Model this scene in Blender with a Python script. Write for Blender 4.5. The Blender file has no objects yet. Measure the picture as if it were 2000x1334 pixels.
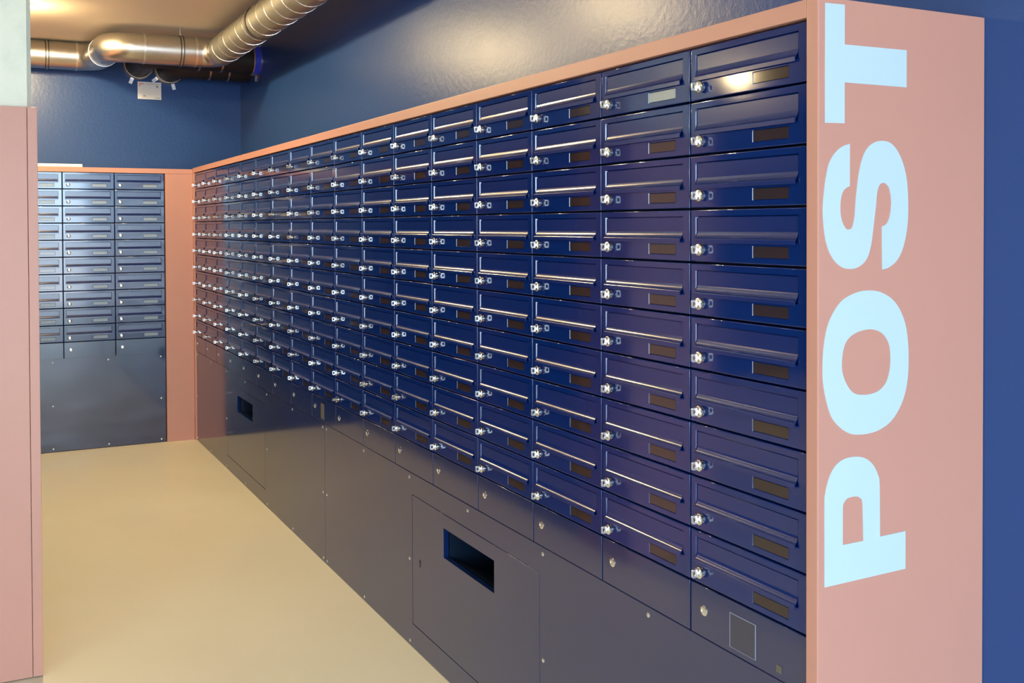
import bpy, bmesh, math, random
from mathutils import Vector, Matrix
random.seed(7)
PI = math.pi
S = bpy.context.scene
COL = S.collection

# ------------------------------------------------------------------ camera
W = 0.3205            # letterbox width
H = 0.11              # letterbox height
NC, NR = 17, 10
TOP = 1.812           # top of the first letterbox row
EYE = Vector((6.7481, -1.3314, 1.4507))
yaw, pitch, roll = (math.radians(a) for a in (64.5434, -0.8697, -0.2675))
fwd = Vector((-math.sin(yaw) * math.cos(pitch), math.cos(yaw) * math.cos(pitch), math.sin(pitch)))
rgt = Vector((math.cos(yaw), math.sin(yaw), 0))
upv = rgt.cross(fwd)
r_ = rgt * math.cos(roll) + upv * math.sin(roll)
u_ = -rgt * math.sin(roll) + upv * math.cos(roll)
cam_d = bpy.data.cameras.new('camera')
cam = bpy.data.objects.new('camera', cam_d)
COL.objects.link(cam)
m3 = Matrix((r_, u_, -fwd)).transposed()
cam.matrix_world = Matrix.Translation(EYE) @ m3.to_4x4()
cam_d.sensor_fit = 'HORIZONTAL'
cam_d.sensor_width = 36.0
cam_d.lens = 1920.731 * 36.0 / 2000.0
cam_d.shift_x = 129.3653 / 2000.0
cam_d.shift_y = -197.6555 / 2000.0
cam_d.clip_start = 0.05
S.camera = cam

# ------------------------------------------------------------------ light
S.view_settings.view_transform = 'Standard'
S.view_settings.look = 'None'
S.view_settings.gamma = 1.0
S.view_settings.use_curve_mapping = False
S.view_settings.exposure = 0.0
DAY = 15.0
SPOT_W = 95.0
SPOT_COL = (1.0, 0.76, 0.40)
world = bpy.data.worlds.new('daylight')
S.world = world
world.use_nodes = True
wn = world.node_tree
wn.nodes.clear()
wo = wn.nodes.new('ShaderNodeOutputWorld')
wb = wn.nodes.new('ShaderNodeBackground')
tc = wn.nodes.new('ShaderNodeTexCoord')
sp = wn.nodes.new('ShaderNodeSeparateXYZ')
rp = wn.nodes.new('ShaderNodeValToRGB')
wn.links.new(tc.outputs['Generated'], sp.inputs[0])
mr = wn.nodes.new('ShaderNodeMapRange')
mr.inputs['From Min'].default_value = -0.02
mr.inputs['From Max'].default_value = 0.02
wn.links.new(sp.outputs['Z'], mr.inputs['Value'])
rp.color_ramp.elements[0].color = (0.47, 0.54, 0.62, 1)    # sunlit street
rp.color_ramp.elements[1].color = (0.62, 0.82, 1.0, 1)     # sky
wn.links.new(mr.outputs[0], rp.inputs[0])
wn.links.new(rp.outputs[0], wb.inputs['Color'])
wb.inputs['Strength'].default_value = DAY
wn.links.new(wb.outputs[0], wo.inputs[0])

CEIL = 2.70
WALL_Y = 0.4275       # wall behind the main bank
FAR_X = -0.45         # end wall
OPP_Y = -6.5          # wall across the room
WIN_X = 11.5          # glazed front behind the camera

# ------------------------------------------------------------------ helpers
class MB:
    def __init__(s):
        s.v = []; s.f = []
    def add(s, vs, fs):
        o = len(s.v)
        s.v += [tuple(p) for p in vs]
        s.f += [tuple(i + o for i in f) for f in fs]
        return s
    def box(s, x0, x1, y0, y1, z0, z1, c=0.0):
        if c <= 0:
            vs = [(x, y, z) for x in (x0, x1) for y in (y0, y1) for z in (z0, z1)]
            fs = [(0, 1, 3, 2), (4, 6, 7, 5), (0, 4, 5, 1), (2, 3, 7, 6), (0, 2, 6, 4), (1, 5, 7, 3)]
            return s.add(vs, fs)
        bm = bmesh.new()
        bmesh.ops.create_cube(bm, size=1.0)
        for v in bm.verts:
            v.co = Vector(((x0 + x1) / 2 + v.co.x * (x1 - x0), (y0 + y1) / 2 + v.co.y * (y1 - y0), (z0 + z1) / 2 + v.co.z * (z1 - z0)))
        bmesh.ops.bevel(bm, geom=bm.edges[:], offset=c, segments=2, affect='EDGES', profile=0.6)
        bm.verts.index_update()
        s.add([v.co[:] for v in bm.verts], [[v.index for v in f.verts] for f in bm.faces])
        bm.free()
        return s
    def extrude(s, prof, axis, a, b):
        """closed profile; axis 'x': prof=(y,z); 'y': (x,z); 'z': (x,y)"""
        n = len(prof)
        def pt(p, t):
            return {'x': (t, p[0], p[1]), 'y': (p[0], t, p[1]), 'z': (p[0], p[1], t)}[axis]
        vs = [pt(p, a) for p in prof] + [pt(p, b) for p in prof]
        fs = [(i, (i + 1) % n, n + (i + 1) % n, n + i) for i in range(n)] + [tuple(range(n - 1, -1, -1)), tuple(range(n, 2 * n))]
        return s.add(vs, fs)
    def lathe(s, prof, origin, axis, n=24, cap=True):
        """prof = [(t along axis, radius)]"""
        ax = Vector(axis).normalized()
        a = ax.orthogonal().normalized(); b = ax.cross(a)
        o = Vector(origin)
        vs = []
        for t, r in prof:
            for i in range(n):
                an = 2 * PI * i / n
                vs.append(o + ax * t + (a * math.cos(an) + b * math.sin(an)) * r)
        fs = []
        m = len(prof)
        for j in range(m - 1):
            for i in range(n):
                fs.append((j * n + i, j * n + (i + 1) % n, (j + 1) * n + (i + 1) % n, (j + 1) * n + i))
        if cap:
            fs.append(tuple(range(n - 1, -1, -1)))
            fs.append(tuple(range((m - 1) * n, m * n)))
        return s.add(vs, fs)
    def tube(s, pts, r, n=24, cap=True):
        pts = [Vector(p) for p in pts]
        vs = []; fs = []
        t = (pts[1] - pts[0]).normalized()
        a = t.orthogonal().normalized()
        for k, p in enumerate(pts):
            if k == 0: t2 = (pts[1] - pts[0])
            elif k == len(pts) - 1: t2 = (pts[-1] - pts[-2])
            else: t2 = (pts[k + 1] - pts[k - 1])
            t2.normalize()
            a = (a - t2 * a.dot(t2)).normalized()
            b = t2.cross(a)
            for i in range(n):
                an = 2 * PI * i / n
                vs.append(p + (a * math.cos(an) + b * math.sin(an)) * r)
        for k in range(len(pts) - 1):
            for i in range(n):
                fs.append((k * n + i, k * n + (i + 1) % n, (k + 1) * n + (i + 1) % n, (k + 1) * n + i))
        if cap:
            fs.append(tuple(range(n - 1, -1, -1)))
            fs.append(tuple(range((len(pts) - 1) * n, len(pts) * n)))
        return s.add(vs, fs)
    def plate(s, x0, x1, z0, z1, holes, y=0.0, back=0.02, c=0.0):
        """front plate facing -y with rectangular holes (hx0,hx1,hz0,hz1,depth or None for through)"""
        xi0, xi1, zi0, zi1 = x0 + c, x1 - c, z0 + c, z1 - c
        thru = any(h[4] is None for h in holes)
        xs = sorted({xi0, xi1, *[h[0] for h in holes], *[h[1] for h in holes]})
        zs = sorted({zi0, zi1, *[h[2] for h in holes], *[h[3] for h in holes]})
        for i in range(len(xs) - 1):
            for j in range(len(zs) - 1):
                cx, cz = (xs[i] + xs[i + 1]) / 2, (zs[j] + zs[j + 1]) / 2
                if any(h[0] < cx < h[1] and h[2] < cz < h[3] for h in holes):
                    continue
                s.add([(xs[i], y, zs[j]), (xs[i + 1], y, zs[j]), (xs[i + 1], y, zs[j + 1]), (xs[i], y, zs[j + 1])], [(0, 1, 2, 3)])
                if thru:
                    ax0, ax1 = (x0 if i == 0 else xs[i]), (x1 if i == len(xs) - 2 else xs[i + 1])
                    az0, az1 = (z0 if j == 0 else zs[j]), (z1 if j == len(zs) - 2 else zs[j + 1])
                    s.add([(ax0, y + back, az0), (ax1, y + back, az0), (ax1, y + back, az1), (ax0, y + back, az1)], [(3, 2, 1, 0)])
        rings = [(xi0, xi1, zi0, zi1, y)]
        for k in (1, 2, 3):
            q_ = c * (1 - math.sin(PI / 6 * k)); w_ = c * (1 - math.cos(PI / 6 * k))
            rings.append((x0 + q_, x1 - q_, z0 + q_, z1 - q_, y + w_))
        rings.append((x0, x1, z0, z1, y + back))
        if c <= 0: rings = [(x0, x1, z0, z1, y), (x0, x1, z0, z1, y + back)]
        for a, b in zip(rings, rings[1:]):
            s._ring(a, b)
        q = rings[-1]
        if not thru:
            s.add([(q[0], q[4], q[2]), (q[1], q[4], q[2]), (q[1], q[4], q[3]), (q[0], q[4], q[3])], [(3, 2, 1, 0)])
        for h in holes:
            d = back if h[4] is None else h[4]
            e = 0.0 if h[4] is None else min(0.0018, h[4] * 0.45)
            a = (h[0], h[1], h[2], h[3], y)
            b = (h[0] + e, h[1] - e, h[2] + e, h[3] - e, y + d)
            s._ring(b, a)
            if h[4] is not None:
                s.add([(b[0], b[4], b[2]), (b[1], b[4], b[2]), (b[1], b[4], b[3]), (b[0], b[4], b[3])], [(0, 1, 2, 3)])
        return s
    def _ring(s, a, b):
        def c4(q): return [(q[0], q[4], q[2]), (q[1], q[4], q[2]), (q[1], q[4], q[3]), (q[0], q[4], q[3])]
        s.add(c4(a) + c4(b), [(i, 4 + i, 4 + (i + 1) % 4, (i + 1) % 4) for i in range(4)])
    def mesh(s, name, mat, smooth=None, recalc=True, flat_y=False):
        me = bpy.data.meshes.new(name)
        me.from_pydata(s.v, [], s.f)
        if recalc:
            bm = bmesh.new(); bm.from_mesh(me)
            bmesh.ops.remove_doubles(bm, verts=bm.verts, dist=1e-6)
            bmesh.ops.recalc_face_normals(bm, faces=bm.faces)
            bm.to_mesh(me); bm.free()
        me.materials.append(mat)
        if smooth:
            me.polygons.foreach_set('use_smooth', [True] * len(me.polygons))
            me.set_sharp_from_angle(angle=math.radians(smooth))
            if flat_y:
                for p in me.polygons:
                    if abs(p.normal.y) > 0.999: p.use_smooth = False
                ev = {}
                for p in me.polygons:
                    for k in p.edge_keys: ev.setdefault(k, []).append(p.use_smooth)
                sh = me.attributes.get('sharp_edge') or me.attributes.new('sharp_edge', 'BOOLEAN', 'EDGE')
                for e_ in me.edges:
                    if not all(ev.get(tuple(sorted(e_.vertices)), [True])): sh.data[e_.index].value = True
        me.update()
        return me
    def obj(s, name, mat, parent=None, smooth=None, flat_y=False, **kw):
        return link(name, s.mesh(name, mat, smooth, flat_y=flat_y), parent, **kw)

def link(name, me, parent=None, loc=None, rotz=None):
    o = bpy.data.objects.new(name, me)
    COL.objects.link(o)
    if parent is not None:
        o.parent = parent
    if loc is not None: o.location = loc
    if rotz is not None: o.rotation_euler = (0, 0, rotz)
    return o
def tag(o, label=None, cat=None, group=None, kind=None):
    if label: o['label'] = label
    if cat: o['category'] = cat
    if group: o['group'] = group
    if kind: o['kind'] = kind
    return o
def thing(name, label, cat, loc=(0, 0, 0), rotz=0.0, group=None):
    o = link(name, None, None, loc, rotz)
    return tag(o, label, cat, group)

# ------------------------------------------------------------------ materials
def mat(name, col, rough=0.5, metal=0.0, ior=1.5, coat=0.0, coat_rough=0.05, bump=None, vary=None, spec=None, rough_vary=None):
    m = bpy.data.materials.new(name)
    m.use_nodes = True
    nt = m.node_tree
    b = nt.nodes['Principled BSDF']
    b.inputs['Base Color'].default_value = (*col, 1)
    b.inputs['Roughness'].default_value = rough
    b.inputs['Metallic'].default_value = metal
    b.inputs['IOR'].default_value = ior
    b.inputs['Coat Weight'].default_value = coat
    b.inputs['Coat Roughness'].default_value = coat_rough
    if spec is not None: b.inputs['Specular IOR Level'].default_value = spec
    t = None
    if bump or vary or rough_vary:
        t = nt.nodes.new('ShaderNodeTexCoord')
    if bump:                                   # [(scale, strength, distance)]
        prev = None
        for sc, st, di in bump:
            n = nt.nodes.new('ShaderNodeTexNoise')
            n.inputs['Scale'].default_value = sc
            n.inputs['Detail'].default_value = 3
            nt.links.new(t.outputs['Object'], n.inputs['Vector'])
            bp = nt.nodes.new('ShaderNodeBump')
            bp.inputs['Strength'].default_value = st
            bp.inputs['Distance'].default_value = di
            nt.links.new(n.outputs['Fac'], bp.inputs['Height'])
            if prev: nt.links.new(prev.outputs[0], bp.inputs['Normal'])
            prev = bp
        nt.links.new(prev.outputs[0], b.inputs['Normal'])
        if coat: nt.links.new(prev.outputs[0], b.inputs['Coat Normal'])
    if vary:                                   # (scale, other colour, lo, hi)
        n = nt.nodes.new('ShaderNodeTexNoise')
        n.inputs['Scale'].default_value = vary[0]
        n.inputs['Detail'].default_value = 6
        n.inputs['Roughness'].default_value = 0.6
        nt.links.new(t.outputs['Object'], n.inputs['Vector'])
        r = nt.nodes.new('ShaderNodeValToRGB')
        r.color_ramp.elements[0].position = vary[2]
        r.color_ramp.elements[1].position = vary[3]
        r.color_ramp.elements[0].color = (*col, 1)
        r.color_ramp.elements[1].color = (*vary[1], 1)
        nt.links.new(n.outputs['Fac'], r.inputs[0])
        nt.links.new(r.outputs[0], b.inputs['Base Color'])
    if rough_vary:                             # (scale, lo, hi)
        n = nt.nodes.new('ShaderNodeTexNoise')
        n.inputs['Scale'].default_value = rough_vary[0]
        n.inputs['Detail'].default_value = 4
        nt.links.new(t.outputs['Object'], n.inputs['Vector'])
        q = nt.nodes.new('ShaderNodeMapRange')
        q.inputs['From Min'].default_value = 0.3; q.inputs['From Max'].default_value = 0.7
        q.inputs['To Min'].default_value = rough_vary[1]; q.inputs['To Max'].default_value = rough_vary[2]
        nt.links.new(n.outputs['Fac'], q.inputs['Value'])
        nt.links.new(q.outputs[0], b.inputs['Roughness'])
    return m

NAVY = (0.003, 0.018, 0.118)
M_door = mat('navy_powder_coat', NAVY, 0.08, ior=1.75, bump=[(260, 0.02, 0.0005)])
M_flap = mat('navy_flap_coat', NAVY, 0.19, ior=1.8, bump=[(260, 0.02, 0.0005)])
M_panel = mat('navy_sheet_panel', (0.005, 0.017, 0.085), 0.10, ior=1.95, bump=[(90, 0.02, 0.0006), (3, 0.02, 0.01)])
M_groove = mat('dark_gap_metal', (0.004, 0.006, 0.02), 0.6)
M_chute = mat('dark_chute_metal', (0.004, 0.012, 0.028), 0.35)
M_chrome = mat('nickel_lock', (0.86, 0.87, 0.85), 0.22, metal=1.0)
M_key = mat('nickel_key', (0.90, 0.91, 0.90), 0.28, metal=0.85)
M_plate = mat('reflection_brown_name_window', (0.036, 0.021, 0.019), 0.08, ior=1.75)  # brown reflection of the surroundings put into the clear window's base colour
M_card = mat('pale_name_card', (0.35, 0.37, 0.36), 0.25, ior=1.6)
M_fplate_refl = mat('end_bank_plate_reflection', (0.22, 0.27, 0.33), 0.2, ior=1.6)  # pale streak reflections on the end bank plates, put into their colour
M_pink = mat('terracotta_pink_laminate', (0.575, 0.275, 0.205), 0.42, bump=[(300, 0.03, 0.0006)], vary=(1.6, (0.545, 0.262, 0.197), 0.35, 0.7))
M_vinyl = mat('pale_blue_vinyl', (0.50, 0.63, 0.74), 0.4)
M_wall = mat('navy_wall_paint', (0.022, 0.068, 0.230), 0.30, ior=1.5, spec=0.3, bump=[(55, 0.22, 0.003), (220, 0.10, 0.001)], rough_vary=(1.2, 0.28, 0.33))
M_floor = mat('beige_floor_coating', (0.80, 0.73, 0.57), 0.42, bump=[(30, 0.03, 0.002)], vary=(0.9, (0.84, 0.78, 0.62), 0.35, 0.7), rough_vary=(2.0, 0.36, 0.5))
M_ceil = mat('beige_ceiling_paint', (0.74, 0.66, 0.52), 0.8, bump=[(40, 0.08, 0.002)])
M_room = mat('room_wall_paint', (0.20, 0.19, 0.18), 0.7)
M_conc = mat('pale_concrete', (0.80, 0.81, 0.68), 0.7, bump=[(25, 0.15, 0.004), (160, 0.15, 0.001)], vary=(7.0, (0.68, 0.71, 0.61), 0.5, 0.75))
M_galv = mat('galvanised_duct_metal', (0.60, 0.58, 0.53), 0.3, metal=1.0, bump=[(10, 0.03, 0.004)], rough_vary=(9, 0.28, 0.40))
M_spiral = mat('spiral_duct_metal', (0.30, 0.288, 0.25), 0.62, metal=1.0, bump=[(20, 0.05, 0.003)], rough_vary=(9, 0.56, 0.70))
M_seam = mat('duct_seam_metal', (0.85, 0.83, 0.78), 0.3, metal=1.0)
M_clamp = mat('dark_clamp_band', (0.06, 0.055, 0.05), 0.5, metal=0.6)
M_black = mat('black_duct_insulation', (0.014, 0.013, 0.013), 0.6, bump=[(60, 0.3, 0.004)])
M_collar = mat('steel_fire_collar', (0.62, 0.54, 0.44), 0.3, metal=0.9)
M_blue = mat('blue_collar_jacket', (0.03, 0.06, 0.72), 0.35)
M_lug = mat('zinc_lug', (0.85, 0.88, 0.9), 0.3, metal=0.7)
M_white = mat('white_plastic', (0.85, 0.87, 0.88), 0.4)
M_paper = mat('white_printed_plate', (0.72, 0.74, 0.74), 0.35)
M_ink = mat('grey_print', (0.30, 0.33, 0.34), 0.5)
M_red = mat('red_print', (0.72, 0.20, 0.22), 0.5)
M_screw = mat('bright_screw', (0.86, 0.85, 0.82), 0.3, metal=0.9)
M_film = mat('clear_sticker_film', (0.012, 0.020, 0.060), 0.22, ior=2.0)
M_filmedge = mat('sticker_edge', (0.30, 0.34, 0.40), 0.35)
M_tan = mat('tan_sticker', (0.11, 0.10, 0.08), 0.35)
M_alu = mat('anthracite_window_frame', (0.05, 0.05, 0.055), 0.4)

# ------------------------------------------------------------------ the setting
def quad_slab(name, x0, x1, y0, y1, z0, z1, m):
    return tag(MB().box(x0, x1, y0, y1, z0, z1).obj(name, m), kind='structure')
T = 0.15
quad_slab('floor', FAR_X - T, WIN_X, OPP_Y - T, WALL_Y + T, -0.1, 0.0, M_floor)
quad_slab('ceiling', FAR_X - T, WIN_X, OPP_Y - T, WALL_Y + T, CEIL, CEIL + 0.2, M_ceil)
quad_slab('wall_right', FAR_X, WIN_X, WALL_Y, WALL_Y + T, 0, CEIL, M_wall)
quad_slab('wall_back', FAR_X - T, FAR_X, OPP_Y - T, WALL_Y + T, 0, CEIL, M_wall)
LW_X = 8.0
quad_slab('wall_left', FAR_X, LW_X, OPP_Y - T, OPP_Y, 0, CEIL, M_room)
# glazed shop front behind the camera: mullions and rails, open to the daylight
WY0 = -3.9
quad_slab('wall_front', WIN_X, WIN_X + T, OPP_Y - T, WY0, 0, CEIL, M_room)
wf = MB()
for k in range(4):
    y0 = WY0 + (WALL_Y - 0.02 - WY0) * k / 3
    wf.box(WIN_X, WIN_X + 0.08, y0, min(y0 + 0.06, WALL_Y), 0, CEIL)
wf.box(WIN_X, WIN_X + 0.08, WY0, WALL_Y, 0, 0.08)
wf.box(WIN_X, WIN_X + 0.08, WY0, WALL_Y, CEIL - 0.06, CEIL)
tag(wf.obj('window_1', M_alu), kind='structure')
wf = MB()
for k in range(5):
    x0 = LW_X + (WIN_X - 0.14 - LW_X) * k / 4
    wf.box(x0, x0 + 0.06, OPP_Y - 0.08, OPP_Y, 0, CEIL)
wf.box(LW_X, WIN_X, OPP_Y - 0.08, OPP_Y, 0, 0.08)
wf.box(LW_X, WIN_X, OPP_Y - 0.08, OPP_Y, CEIL - 0.08, CEIL)
tag(wf.obj('window_2', M_alu), kind='structure')
pl = bpy.data.lights.new('window_portal', 'AREA')
pl.shape = 'RECTANGLE'; pl.size = CEIL; pl.size_y = WALL_Y - WY0
pl.cycles.is_portal = True
po = bpy.data.objects.new('window_portal', pl)
COL.objects.link(po)
po.location = (WIN_X + 0.1, (WALL_Y + WY0) / 2, CEIL / 2)
po.rotation_euler = (0, PI / 2, 0)
pl2 = bpy.data.lights.new('window_portal', 'AREA')
pl2.shape = 'RECTANGLE'; pl2.size = WIN_X - LW_X; pl2.size_y = CEIL
pl2.cycles.is_portal = True
po2 = bpy.data.objects.new('window_portal', pl2)
COL.objects.link(po2)
po2.location = ((WIN_X + LW_X) / 2, OPP_Y - 0.1, CEIL / 2)
po2.rotation_euler = (PI / 2, 0, 0)

# concrete pillar rising behind the left bank
c = 0.013
prof = [(2.95, -1.62), (3.302, -1.62), (3.302, -1.170 - c), (3.302 - c, -1.170), (2.95, -1.170)]
tag(MB().extrude(prof, 'z', 0.0, CEIL).obj('concrete_pillar', M_conc), 'pale greenish concrete pillar rising above the left pink end panel', 'pillar')

# ------------------------------------------------------------------ letterbox prototype meshes
G = 0.0021
FX0, FX1 = 0.052 * W, 0.928 * W
FZ0, FZ1 = -0.60 * H, -0.135 * H
NX0, NX1 = 0.565 * W, 0.855 * W
NZ0, NZ1 = -0.875 * H, -0.665 * H
me_door = MB().plate(G, W - G, -H + G, -G, [(FX0, FX1, FZ0, FZ1, 0.0055), (NX0, NX1, NZ0, NZ1, 0.0024)], 0.0, 0.03, 0.0018).mesh('door', M_door, 38, flat_y=True)
e = 0.0030
arc = []
for k in range(7):                          # concave rolled lip
    a = math.radians(10 + 62 * k / 6)
    arc.append((math.cos(math.radians(10)) - math.cos(a), math.sin(a) - math.sin(math.radians(10))))
ya, za = arc[-1]
lip = [(0.0026 - 0.0088 * p[0] / ya, -0.425 * H - 0.128 * H * p[1] / za) for p in arc]
prof = [(0.0026, FZ1 - e)] + lip + [(-0.0066, -0.560 * H), (-0.0066, -0.632 * H), (-0.0050, -0.632 * H), (-0.0044, -0.572 * H), (0.0042, -0.47 * H), (0.0042, FZ1 - e)]
me_flap = MB().extrude(prof, 'x', FX0 + e, FX1 - e).mesh('flap', M_flap, 30, flat_y=True)
npm = MB().box(NX0 + 0.0012, NX1 - 0.0012, 0.0008, 0.0023, NZ0 + 0.0012, NZ1 - 0.0012, 0.0004)
me_plate = npm.mesh('name_plate', M_plate)
me_card = npm.mesh('name_plate', M_card)
me_fplate_refl = npm.mesh('name_plate', M_fplate_refl)
LX, LZ = 0.115 * W, -0.757 * H
me_lock = MB().lathe([(-0.001, 0.0085), (0.0015, 0.0085), (0.0022, 0.0075), (0.0022, 0.0045), (0.0055, 0.0042), (0.0060, 0.0092), (0.0068, 0.0117), (0.0096, 0.0117), (0.0108, 0.0095), (0.0108, 0.002)], (0, 0, 0), (0, -1, 0), 20).mesh('lock', M_chrome, 35)
kb = MB()
kb.box(-0.0018, 0.0018, -0.0160, -0.0104, -0.0030, 0.0030, 0.0005)
def rr(y0, y1, z0, z1, r, n=4):
    out = []
    for cy, cz, a0 in ((y1 - r, z1 - r, 0), (y0 + r, z1 - r, 90), (y0 + r, z0 + r, 180), (y1 - r, z0 + r, 270)):
        for k in range(n + 1):
            a = math.radians(a0 + 90 * k / n)
            out.append((cy + r * math.cos(a), cz + r * math.sin(a)))
    return out
po_, pi_ = rr(-0.0265, -0.0140, -0.0082, 0.0082, 0.003), rr(-0.0240, -0.0175, -0.0045, 0.0045, 0.002)
n = len(po_)
t = 0.0021
kb.add([(x, *p) for x in (-t, t) for p in po_] + [(x, *p) for x in (-t, t) for p in pi_],
       [(i, (i + 1) % n, n + (i + 1) % n, n + i) for i in range(n)] + [(2 * n + (i + 1) % n, 2 * n + i, 3 * n + i, 3 * n + (i + 1) % n) for i in range(n)]
       + [((i + 1) % n, i, 2 * n + i, 2 * n + (i + 1) % n) for i in range(n)] + [(n + i, n + (i + 1) % n, 3 * n + (i + 1) % n, 3 * n + i) for i in range(n)])
me_key = kb.mesh('key', M_key, 35)
HB = 0.1071
me_blank = MB().plate(G, W - G, -HB + G * 0.6, -G, [], 0.0, 0.03, 0.0014).mesh('cover', M_panel, 38, flat_y=True)
me_dot = MB().lathe([(-0.001, 0.0105), (0.0012, 0.0105), (0.0024, 0.0085), (0.0024, 0.006), (0.0014, 0.0055), (0.0014, 0.001)], (0, 0, 0), (0, -1, 0), 20).mesh('lock', M_chrome, 35)

ORD = ['first', 'second', 'third', 'fourth', 'fifth', 'sixth', 'seventh', 'eighth', 'ninth', 'tenth', 'eleventh', 'twelfth', 'thirteenth', 'fourteenth', 'fifteenth', 'sixteenth', 'seventeenth']
ROWN = ['top'] + ORD[1:9] + ['bottom']
TURNED = {(7, 9): 55, (9, 0): 40, (5, 8): 30, (9, 3): -35, (6, 8): 25, (14, 2): 80, (10, 2): 70, (4, 0): 15}

def letterbox(loc, rotz, label, group, plate, turn):
    t = thing('letterbox', label, 'letterbox', loc, rotz, group)
    link('door', me_door, t)
    link('flap', me_flap, t)
    link('name_plate', plate, t)
    lk = link('lock', me_lock, t, (LX, 0, LZ))
    k = link('key', me_key, lk)
    k.rotation_euler = (0, math.radians(turn), 0)
    return t
def cover(loc, rotz, label, group):
    t = thing('service_cover', label, 'cover', loc, rotz, group)
    link('cover_plate', me_blank, t)
    link('lock', me_dot, t, (LX + 0.006, 0, -0.47 * HB))
    return t

for ci in range(NC):                       # ci = 0 is the column next to the POST panel
    x = (NC - 1 - ci) * W
    where = 'column beside POST panel' if ci == 0 else ('farthest column from POST panel' if ci == NC - 1 else ORD[ci] + ' column from POST panel')
    for rj in range(NR):
        turn = TURNED.get((ci, rj), random.uniform(-7, 7))
        lab = 'navy letterbox of the long bank, %s row, %s' % (ROWN[rj], where)
        letterbox((x, 0, TOP - rj * H), 0.0, lab, 'letterboxes of the long bank', me_card if (ci, rj) == (1, 0) else me_plate, turn)
    cover((x, 0, TOP - NR * H), 0.0, 'plain navy lockable cover under the letterboxes, %s' % where, 'lockable covers of the long bank')
FDX, FY0, FDZ = -0.032, -0.1958, -0.005
for ci, cn in enumerate(('leftmost', 'middle', 'rightmost')):
    y = FY0 - (3 - ci) * W
    for rj in range(NR):
        letterbox((FDX, y, TOP + FDZ - rj * H), PI / 2, 'navy letterbox on the far end wall, %s row, %s column' % (ROWN[rj], cn), 'letterboxes of the end wall bank',
                  me_plate if (ci == 0 and rj in (4, 5, 6)) else me_fplate_refl, random.uniform(-7, 7))
    cover((FDX, y, TOP + FDZ - NR * H), PI / 2, 'plain lockable cover on the far end wall, %s column' % cn, 'lockable covers of the end wall bank')

# ------------------------------------------------------------------ base panels with paper bin doors and screws
me_screw = MB().lathe([(-0.001, 0.0055), (0.001, 0.0055), (0.0022, 0.0035), (0.0023, 0.001)], (0, 0, 0), (0, -1, 0), 12).mesh('screw', M_screw, 40)
PY = 0.0035
PZ1 = TOP - NR * H - HB - 0.0022
def base_panel(x0, x1, label, screws, door=None, loc=(0, 0, 0), rotz=0.0):
    t = thing('base_panel', label, 'panel', loc, rotz)
    holes = []
    if door:
        dx0, dx1, dz0, dz1 = door
        holes = [(dx0, dx1, dz0, dz1, None)]
    MB().plate(x0 + 0.0008, x1 - 0.0008, 0.003, PZ1, holes, PY, 0.02, 0.0014).obj('sheet', M_panel, t, 38, flat_y=True)
    for sx, sz in screws:
        link('screw', me_screw, t, (sx, PY, sz))
    if door:
        g = 0.0022
        sx0, sx1 = dx0 + 0.2525, dx0 + 0.593
        sz0, sz1 = 0.388, 0.483
        d = MB().plate(dx0 + g, dx1 - g, dz0 + g, dz1 - g, [(sx0, sx1, sz0, sz1, None)], PY, 0.018, 0.0010).obj('bin_door', M_panel, t, 38, flat_y=True)
        ch = MB()                           # sloping chute behind the slot
        a, b = 0.024, 0.20
        ch.add([(sx0, a, sz0), (sx1, a, sz0), (sx1, a, sz1), (sx0, a, sz1), (sx0, b, sz0 - 0.08), (sx1, b, sz0 - 0.08), (sx1, b, sz1), (sx0, b, sz1)],
               [(0, 1, 5, 4), (1, 2, 6, 5), (2, 3, 7, 6), (3, 0, 4, 7), (4, 5, 6, 7)])
        ch.obj('chute', M_chute, d)
        kh = MB().lathe([(-0.0005, 0.006), (0.0006, 0.006)], (dx0 + 0.066, PY, 0.318), (0, -1, 0), 14)
        kh.box(dx0 + 0.063, dx0 + 0.069, PY - 0.0006, PY + 0.0005, 0.298, 0.316)
        kh.obj('keyhole', M_groove, d)
        gb = MB()                           # dark return behind the door gap
        gb.box(dx0 - 0.01, dx0 + 0.02, PY + 0.021, PY + 0.024, dz0 - 0.01, dz1 + 0.01)
        gb.box(dx1 - 0.02, dx1 + 0.01, PY + 0.021, PY + 0.024, dz0 - 0.01, dz1 + 0.01)
        gb.box(dx0 + 0.02, dx1 - 0.02, PY + 0.021, PY + 0.024, dz0 - 0.01, dz0 + 0.02)
        gb.box(dx0 + 0.02, dx1 - 0.02, PY + 0.021, PY + 0.024, dz1 - 0.02, dz1 + 0.01)
        gb.obj('door_rebate', M_groove, t)
    return t
s1 = [0.012, 0.440, 0.884, 1.337, 1.790, 2.247, 2.702]
s2 = [2.752, 3.200, 3.643, 4.090, 4.530, 4.981, 5.432]
SEAM = 2.727
for nm, xs, x0, x1, d0, lab in (('a', s1, 0.0, SEAM, 0.905, 'navy sheet base panel with paper slot at the far end of long bank'),
                                ('b', s2, SEAM, NC * W, 3.665, 'navy sheet base panel with large paper slot nearest the POST panel')):
    sc = [(x, z) for x in xs for z in (0.584, 0.018)] + [(x, 0.302) for x in xs[::2]]
    base_panel(x0, x1, lab, sc, (d0, d0 + 0.848, 0.083, 0.530))
base_panel(0.0, 3 * W, 'plain navy sheet base panel under the end wall letterboxes', [(x, z) for x in (0.252, 0.593, 0.930) for z in (0.579, 0.022)] + [(0.252, 0.298), (0.930, 0.298)], None, (FDX, FY0 - 3 * W, 0), PI / 2)

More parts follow.
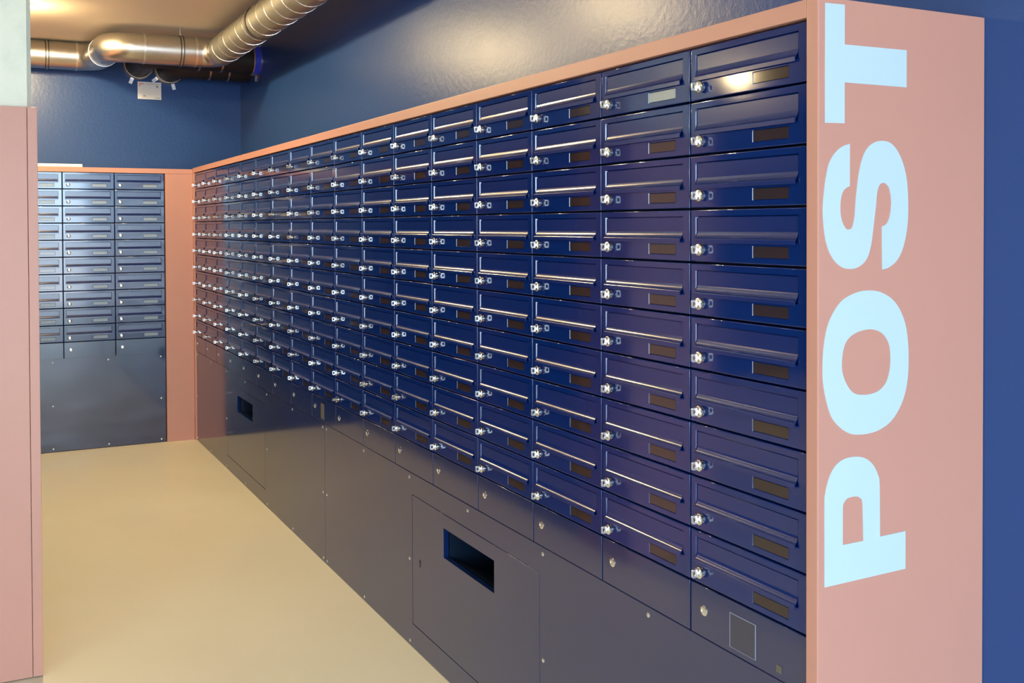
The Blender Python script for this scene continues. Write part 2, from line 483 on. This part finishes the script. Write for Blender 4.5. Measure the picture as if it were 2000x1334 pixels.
# stickers
t = thing('clear_sticker', 'square clear film sticker on cover beside POST panel', 'sticker', (5.283, -0.0004, 0.652))
MB().box(-0.0345, 0.0345, -0.0005, 0.0003, -0.033, 0.033).obj('film', M_film, t)
ed = MB()
for a in ((-0.0355, -0.0345, -0.034, 0.034), (0.0345, 0.0355, -0.034, 0.034), (-0.0345, 0.0345, 0.033, 0.034), (-0.0345, 0.0345, -0.034, -0.0335)):
    ed.box(a[0], a[1], -0.0008, 0.0003, a[2], a[3])
ed.obj('film_edge', M_filmedge, t)
tag(MB().box(5.372, 5.386, -0.0008, 0.0003, 0.619, 0.633).obj('tiny_label', M_tan), 'tiny square tan label low on cover beside POST panel', 'label')
tag(MB().box(2.688, 2.733, -0.0008, 0.0003, 0.620, 0.686).obj('paper_label', M_tan), 'upright tan label on lockable cover midway along the bank', 'label')

# ------------------------------------------------------------------ pink surround of the long bank with POST lettering
LEN = NC * W
PX = LEN + 0.0298
ZT = TOP + 0.0345
FRY = -0.008
sur = thing('bank_surround', 'terracotta pink surround of the long letterbox bank, lettered POST', 'surround')
MB().box(-0.030, LEN + 0.002, FRY, WALL_Y - 0.001, TOP + 0.002, ZT, 0.001).obj('top_board', M_pink, sur)
MB().box(-0.030, -0.002, FRY, WALL_Y - 0.001, 0.0, TOP + 0.001, 0.001).obj('end_board', M_pink, sur)
pp = MB().box(LEN + 0.003, PX, FRY, WALL_Y - 0.001, 0.0, ZT, 0.0022).obj('side_panel', M_pink, sur)
bk = MB()
bk.box(0.0, LEN, 0.034, 0.036, PZ1, TOP, 0)
for i in range(NC + 1):
    bk.box(max(i * W - 0.008, 0), min(i * W + 0.008, LEN), 0.0305, 0.034, PZ1, TOP)
bk.obj('carcass_back', M_groove, sur)

GL_S = [(0.068,1.592),(0.05,1.587),(0.033,1.576),(0.018,1.557),(0.01,1.53),(0.005,1.5),(0.003,1.474),(0.005,1.447),(0.01,1.421),(0.019,1.4),(0.033,1.383),(0.05,1.373),(0.066,1.37),(0.083,1.371),(0.1,1.378),(0.113,1.391),(0.121,1.412),(0.125,1.433),(0.129,1.458),(0.133,1.482),(0.135,1.501),(0.138,1.513),(0.143,1.521),(0.151,1.524),(0.159,1.522),(0.167,1.514),(0.171,1.499),(0.172,1.486),(0.17,1.47),(0.166,1.458),(0.159,1.449),(0.148,1.445),(0.149,1.367),(0.165,1.37),(0.185,1.381),(0.2,1.4),(0.21,1.427),(0.215,1.454),(0.216,1.482),(0.214,1.518),(0.209,1.543),(0.199,1.567),(0.185,1.586),(0.169,1.597),(0.151,1.6),(0.133,1.598),(0.116,1.59),(0.104,1.577),(0.096,1.56),(0.09,1.539),(0.086,1.516),(0.082,1.487),(0.08,1.464),(0.076,1.449),(0.072,1.442),(0.065,1.44),(0.058,1.442),(0.05,1.453),(0.046,1.466),(0.045,1.481),(0.047,1.497),(0.052,1.508),(0.06,1.514),(0.068,1.517)]
GL_P = [(0.008,0.810),(0.008,0.953),(0.01,0.976),(0.016,0.996),(0.026,1.014),(0.041,1.027),(0.061,1.033),(0.087,1.033),(0.109,1.027),(0.127,1.014),(0.139,0.995),(0.144,0.973),(0.145,0.881),(0.211,0.882),(0.211,0.812)]
GL_Pi = [(0.052,0.879),(0.052,0.944),(0.056,0.955),(0.064,0.961),(0.082,0.962),(0.094,0.958),(0.101,0.945),(0.103,0.879)]
GL_O = [(0.119,1.33),(0.145,1.326),(0.172,1.314),(0.193,1.295),(0.209,1.266),(0.216,1.234),(0.218,1.202),(0.216,1.166),(0.208,1.135),(0.193,1.109),(0.171,1.088),(0.143,1.076),(0.118,1.072),(0.093,1.072),(0.069,1.076),(0.045,1.089),(0.024,1.11),(0.011,1.142),(0.004,1.173),(0.003,1.203),(0.006,1.237),(0.014,1.269),(0.027,1.292),(0.046,1.312),(0.069,1.323),(0.093,1.329)]
GL_Oi = [(0.118,1.26),(0.139,1.256),(0.156,1.246),(0.168,1.228),(0.171,1.205),(0.169,1.183),(0.16,1.161),(0.143,1.148),(0.122,1.143),(0.099,1.143),(0.078,1.148),(0.063,1.162),(0.052,1.182),(0.049,1.2),(0.052,1.224),(0.06,1.241),(0.075,1.252),(0.095,1.258)]
GL_T = [(0.008,1.836),(0.055,1.837),(0.055,1.767),(0.211,1.768),(0.211,1.700),(0.055,1.700),(0.055,1.628),(0.008,1.627)]
def spline(pts, keep=()):
    """closed Catmull-Rom through the points; corners (turn > 50 deg) stay sharp"""
    n = len(pts); out = []
    def corner(i):
        a = Vector(pts[i]) - Vector(pts[i - 1]); b = Vector(pts[(i + 1) % n]) - Vector(pts[i])
        return abs(a.angle_signed(b)) > math.radians(48)
    cs = [corner(i) for i in range(n)]
    for i in range(n):
        p0, p1, p2, p3 = (Vector(pts[k % n]) for k in (i - 1, i, i + 1, i + 2))
        if cs[i]: p0 = p1 - (p2 - p1) * 0.5
        if cs[(i + 1) % n]: p3 = p2 + (p2 - p1) * 0.5
        if (p2 - p1).length > 0.06:
            out.append(tuple(p1)); continue
        for k in range(3):
            u = k / 3
            out.append(tuple(0.5 * ((2 * p1) + (p2 - p0) * u + (2 * p0 - 5 * p1 + 4 * p2 - p3) * u * u + (3 * p1 - p0 - 3 * p2 + p3) * u ** 3)))
    return out
def letter(outer, inner, label):
    cu = bpy.data.curves.new('letter', 'CURVE')
    cu.dimensions = '2D'; cu.fill_mode = 'BOTH'; cu.extrude = 0.0004
    for pts in (outer, inner):
        if not pts: continue
        sp_ = cu.splines.new('POLY')
        sp_.points.add(len(pts) - 1)
        for i, p in enumerate(pts): sp_.points[i].co = (p[0], p[1], 0, 1)
        sp_.use_cyclic_u = True
    tmp = bpy.data.objects.new('tmp', cu); COL.objects.link(tmp)
    me = bpy.data.meshes.new_from_object(tmp.evaluated_get(bpy.context.evaluated_depsgraph_get()))
    bpy.data.objects.remove(tmp)
    # 2D curve plane (x,y) -> world (Y,Z) on the panel face
    for v in me.vertices:
        a, b, c_ = v.co
        v.co = (PX + 0.0003 + c_, a, b)
    me.materials.clear(); me.materials.append(M_vinyl)
    o = link('letter', me, pp)
    o['label'] = label
    return o
letter(spline(GL_P), spline(GL_Pi), 'pale blue letter P')
letter(spline(GL_O), spline(GL_Oi), 'pale blue letter O')
letter(spline(GL_S), None, 'pale blue letter S')
letter(GL_T, None, 'pale blue letter T')

# pink surround of the end wall bank
es = thing('end_bank_surround', 'pink filler panel and top board around the end wall letterboxes', 'surround')
EX = FDX + 0.008
MB().box(FAR_X + 0.001, EX, FY0 + 0.004, FRY - 0.001, 0.0, TOP - 0.006, 0.0008).obj('filler_panel', M_pink, es)
MB().box(FAR_X + 0.001, EX, -1.154, FRY - 0.001, TOP - 0.005, TOP + 0.027, 0.0008).obj('top_board', M_pink, es)
MB().box(FAR_X + 0.02, FDX - 0.034, FY0 - 3 * W, FY0, 0.02, TOP - 0.006).obj('carcass', M_groove, es)

# left bank facing the long bank, seen end-on
LBX, LBY, LBZ = 3.337, -1.155, 1.835
ep = thing('bank_end_screen', 'tall pink end panel of the letterbox bank at left edge', 'panel')
MB().box(LBX - 0.03, LBX, -1.60, LBY - 0.031, 0.004, LBZ, 0.001).obj('board', M_pink, ep)
MB().box(LBX - 0.03, LBX + 0.0015, LBY - 0.0295, LBY, 0.004, LBZ, 0.0012).obj('edge_board', M_pink, ep)
tag(MB().box(2.945, LBX - 0.032, LBY - 0.013, LBY, 0.004, LBZ, 0.001).obj('cladding_board', M_pink), 'pink cladding board on aisle side of the concrete pillar', 'board')
lb = thing('left_bank', 'navy letterbox bank facing the long bank across the aisle', 'letterbox bank')
MB().box(EX + 0.002, 2.943, -1.60, LBY, LBZ - 0.03, LBZ, 0.001).obj('top_board', M_pink, lb)
fr = MB()
for i in range(9):
    x1 = 2.941 - i * W
    for j in range(NR + 1):
        z1 = LBZ - 0.032 - j * H
        fr.box(x1 - W + G, x1 - G, LBY - 0.03, LBY - 0.008, z1 - H + G, z1 - G)
        if j < NR:
            fr.box(x1 - W * 0.93, x1 - W * 0.055, LBY - 0.008, LBY - 0.004, z1 - 0.60 * H, z1 - 0.5 * H)
tag(fr.obj('door_fronts', M_door, lb), kind='stuff')
MB().box(2.941 - 9 * W, 2.941, LBY - 0.03, LBY - 0.012, 0.004, LBZ - 0.032 - 11 * H, 0).obj('base_sheet', M_panel, lb)

# slim white rail lying on the end bank
tag(MB().box(-0.075, -0.030, -1.15, -0.712, TOP + 0.0275, TOP + 0.047, 0.003).obj('white_rail', M_white), 'slim white rail lying on top of the end wall bank', 'rail')

# ------------------------------------------------------------------ ducts
def fillet(pts, rad, n=10):
    pts = [Vector(p) for p in pts]
    out = [pts[0]]
    for i in range(1, len(pts) - 1):
        a = (pts[i - 1] - pts[i]).normalized(); b = (pts[i + 1] - pts[i]).normalized()
        ang = a.angle(b)
        d = rad / math.tan(ang / 2)
        p, q = pts[i] + a * d, pts[i] + b * d
        c_ = pts[i] + (a + b).normalized() * (rad / math.sin(ang / 2))
        va, vb = p - c_, q - c_
        tot = va.angle(vb)
        ax = va.cross(vb).normalized()
        for k in range(n + 1):
            out.append(c_ + Matrix.Rotation(tot * k / n, 3, ax) @ va)
    out.append(pts[-1])
    return out
def band(parent, name, m, p, axis, r, w, th=0.004):
    return MB().lathe([(-w / 2, r), (-w / 2, r + th), (w / 2, r + th), (w / 2, r)], p, axis, 32, cap=False).obj(name, m, parent, 40)
R = 0.092
ZL, ZR = 2.598, 2.556
XL, XR = -0.31, 0.42
YS = 0.07
dk = thing('ventilation_duct', 'silver ventilation duct bending below the ceiling by the end wall', 'duct')
bend = fillet([(XL, -0.80, ZL), (XL, -0.59, ZL), (XR, -0.59, ZR), (XR, -0.30, ZR)], 0.145, 12)
MB().tube([(XL, -2.6, ZL), (XL, -0.70, ZL)], R, 40).obj('straight_pipe', M_galv, dk, 40)
MB().tube([p for p in bend if True], R - 0.001, 40).obj('offset_bend', M_galv, dk, 40)
MB().tube([(XR, -0.42, ZR), (XR, -0.06, ZR)], R, 40).obj('straight_pipe', M_galv, dk, 40)
MB().tube(fillet([(XR, -0.10, ZR), (XR, YS, ZR), (XR + 0.16, YS, ZR)], 0.115, 12), R - 0.001, 40).obj('elbow', M_galv, dk, 40)
for y in (-0.72, ):
    band(dk, 'joint_band', M_seam, (XL, y, ZL), (0, 1, 0), R, 0.012, 0.003)
for y in (-0.39, -0.075):
    band(dk, 'joint_band', M_seam, (XR, y, ZR), (0, 1, 0), R, 0.010, 0.003)
band(dk, 'joint_band', M_seam, (XL + 0.42, -0.59, ZL - 0.026), (1, 0, -0.06), R, 0.010, 0.003)
sd = thing('spiral_duct', 'silver spiral-wound duct running along the navy wall', 'duct')
SX0, SX1 = XR + 0.161, 9.5
spp = MB().tube([(SX0, YS, ZR), (SX1, YS, ZR)], R, 40).obj('spiral_pipe', M_spiral, sd, 40)
hp = []
PITCH = 0.15
nt_ = int((4.2 - SX0) / PITCH)
for k in range(nt_ * 24 + 1):
    a = 2 * PI * k / 24
    hp.append((SX0 + 0.02 + PITCH * k / 24, YS + (R + 0.0005) * math.cos(a), ZR + (R + 0.0005) * math.sin(a)))
MB().tube(hp, 0.0028, 6).obj('spiral_seam', M_seam, spp, 60)
def clamp(parent, p, axis):
    for s_ in (-1, 1):
        q = Vector(p) + Vector(axis) * 0.009 * s_
        band(parent, 'clamp_band', M_clamp, q, axis, R, 0.006, 0.005)
    band(parent, 'clamp_liner', M_galv, p, axis, R, 0.012, 0.004)
    MB().tube([(p[0], p[1], p[2] + R), (p[0], p[1], CEIL)], 0.004, 8).obj('hanger_rod', M_galv, parent, 40)
clamp(dk, (XL, -0.905, ZL), (0, 1, 0))
clamp(dk, (XR, -0.165, ZR), (0, 1, 0))
clamp(sd, (1.50, YS, ZR), (1, 0, 0))
clamp(sd, (3.2, YS, ZR), (1, 0, 0))
clamp(sd, (5.6, YS, ZR), (1, 0, 0))

# black insulated ducts through both walls with steel fire collars
RB = 0.098
ZB = 2.590
YC = (-0.300, -0.088)
XC = (0.06, -0.19)
for k in range(2):
    bd = thing('insulated_duct', ('black insulated duct passing below silver duct, left wall collar', 'black insulated duct passing below silver duct, right wall collar')[k], 'duct')
    MB().tube(fillet([(FAR_X + 0.002, YC[k], ZB - 0.022 * k), (XC[k], YC[k], ZB - 0.022 * k), (XC[k], WALL_Y - 0.002, ZB - 0.022 * k)], 0.12, 12), RB - 0.006, 32).obj('hose', M_black, bd, 40)
    for y in (0.02 + 0.12 * k, 0.17 + 0.1 * k):
        band(bd, 'hose_clip', M_collar, (XC[k], y, ZB - 0.022 * k), (0, 1, 0), RB - 0.006, 0.012, 0.003)
def collar(p, axis, label, jacket, lugs):
    t = thing('fire_collar', label, 'collar', p, 0, 'fire collars around the black ducts')
    ax = Vector(axis)
    MB().lathe([(0.001, RB - 0.004), (0.001, RB + 0.006), (0.045, RB + 0.006), (0.05, RB + 0.002), (0.05, RB - 0.004)], (0, 0, 0), axis, 40, cap=False).obj('ring', M_collar, t, 40)
    if jacket:
        n_ = 40; mb = MB(); vs = []; fs = []
        b = Vector((0, 0, 1)); a = b.cross(ax)
        ks = range(0, 27)
        for k in ks:
            an = -1.15 + 2.6 * k / 26
            for tt, rr_ in ((0.004, RB + 0.0065), (0.004, RB + 0.0095), (0.046, RB + 0.0095), (0.046, RB + 0.0065)):
                vs.append(ax * tt + (a * math.cos(an) + b * math.sin(an)) * rr_)
        for k in range(26):
            for q in range(4):
                fs.append((k * 4 + q, k * 4 + (q + 1) % 4, (k + 1) * 4 + (q + 1) % 4, (k + 1) * 4 + q))
        fs += [(3, 2, 1, 0), (104, 105, 106, 107)]
        mb.add(vs, fs).obj('jacket', M_blue, t, 40)
    side = Vector((0, 0, 1)).cross(ax)
    for an in lugs:
        d = side * math.cos(an) + Vector((0, 0, 1)) * math.sin(an)
        q = d * (RB + 0.022)
        tn = ax.cross(d)
        mb = MB()
        w2, l2 = 0.012, 0.024
        vs = [q + tn * sx * w2 + d * sl * l2 + ax * h for h in (0.002, 0.008) for sx, sl in ((-1, -1), (1, -1), (1, 1), (-1, 1))]
        mb.add(vs, [(0, 3, 2, 1), (4, 5, 6, 7), (0, 1, 5, 4), (1, 2, 6, 5), (2, 3, 7, 6), (3, 0, 4, 7)])
        mb.obj('lug', M_lug, t)
    return t
collar((FAR_X, YC[0], ZB), (1, 0, 0), 'steel fire collar with zinc lugs, left of two on end wall', False, (math.radians(-112), ))
collar((FAR_X, YC[1], ZB - 0.022), (1, 0, 0), 'steel fire collar with zinc lugs, right of two on end wall', False, (math.radians(-75), math.radians(-142)))
collar((XC[0], WALL_Y, ZB), (0, -1, 0), 'fire collar with blue jacket on the long navy wall', True, (math.radians(-115), math.radians(60)))

# printed plate on the end wall
sg = thing('printed_plate', 'small white printed plate on the end wall under fire collars', 'sign', (FAR_X, -0.222, 2.413))
MB().box(0.0005, 0.004, -0.081, 0.081, -0.061, 0.061, 0.001).obj('plate', M_paper, sg)
for (y0, y1, z0, z1, m_) in ((-0.072, -0.035, 0.044, 0.050, M_red), (-0.072, -0.058, 0.032, 0.039, M_red), (0.045, 0.060, 0.022, 0.038, M_ink), (0.040, 0.072, -0.052, -0.047, M_ink),
                             (-0.045, -0.025, -0.042, -0.034, M_ink), (-0.048, -0.010, -0.048, -0.046, M_ink), (-0.025, 0.07, 0.045, 0.048, M_ink)):
    MB().box(0.004, 0.0044, y0, y1, z0, z1).obj('print_mark', m_, sg)

# ------------------------------------------------------------------ ceiling lamps
def ceiling_lamp(x, y, label, power):
    t = thing('ceiling_lamp', label, 'lamp', (x, y, CEIL), 0, 'warm ceiling lamps')
    MB().lathe([(0.0005, 0.062), (0.006, 0.060), (0.006, 0.045), (0.001, 0.043)], (0, 0, 0), (0, 0, -1), 32, cap=False).obj('trim_ring', M_white, t, 40)
    for kind, share, dz in (('SPOT', 0.88, 0.04), ('POINT', 0.10, 0.15)):  # POINT is an added fill below the ring, brightening the ceiling
        L = bpy.data.lights.new('lamp_and_fill_glow', kind)
        L.energy = power * share; L.color = SPOT_COL
        L.shadow_soft_size = 0.055
        if kind == 'SPOT':
            L.spot_size = math.radians(180); L.spot_blend = 0.12
        o = bpy.data.objects.new('lamp_and_fill_glow', L); COL.objects.link(o)
        o.parent = t; o.location = (0, 0, -dz)
for i, (x, y) in enumerate([(0.75, -1.09), (2.30, -1.05), (0.5, -4.3), (2.6, -4.3), (4.7, -4.3)]):
    ceiling_lamp(x, y, 'round warm ceiling lamp, %s of the %s row' % (ORD[i if i < 2 else i - 2], 'aisle' if i < 2 else 'room'), SPOT_W if i < 2 else SPOT_W * 0.22)
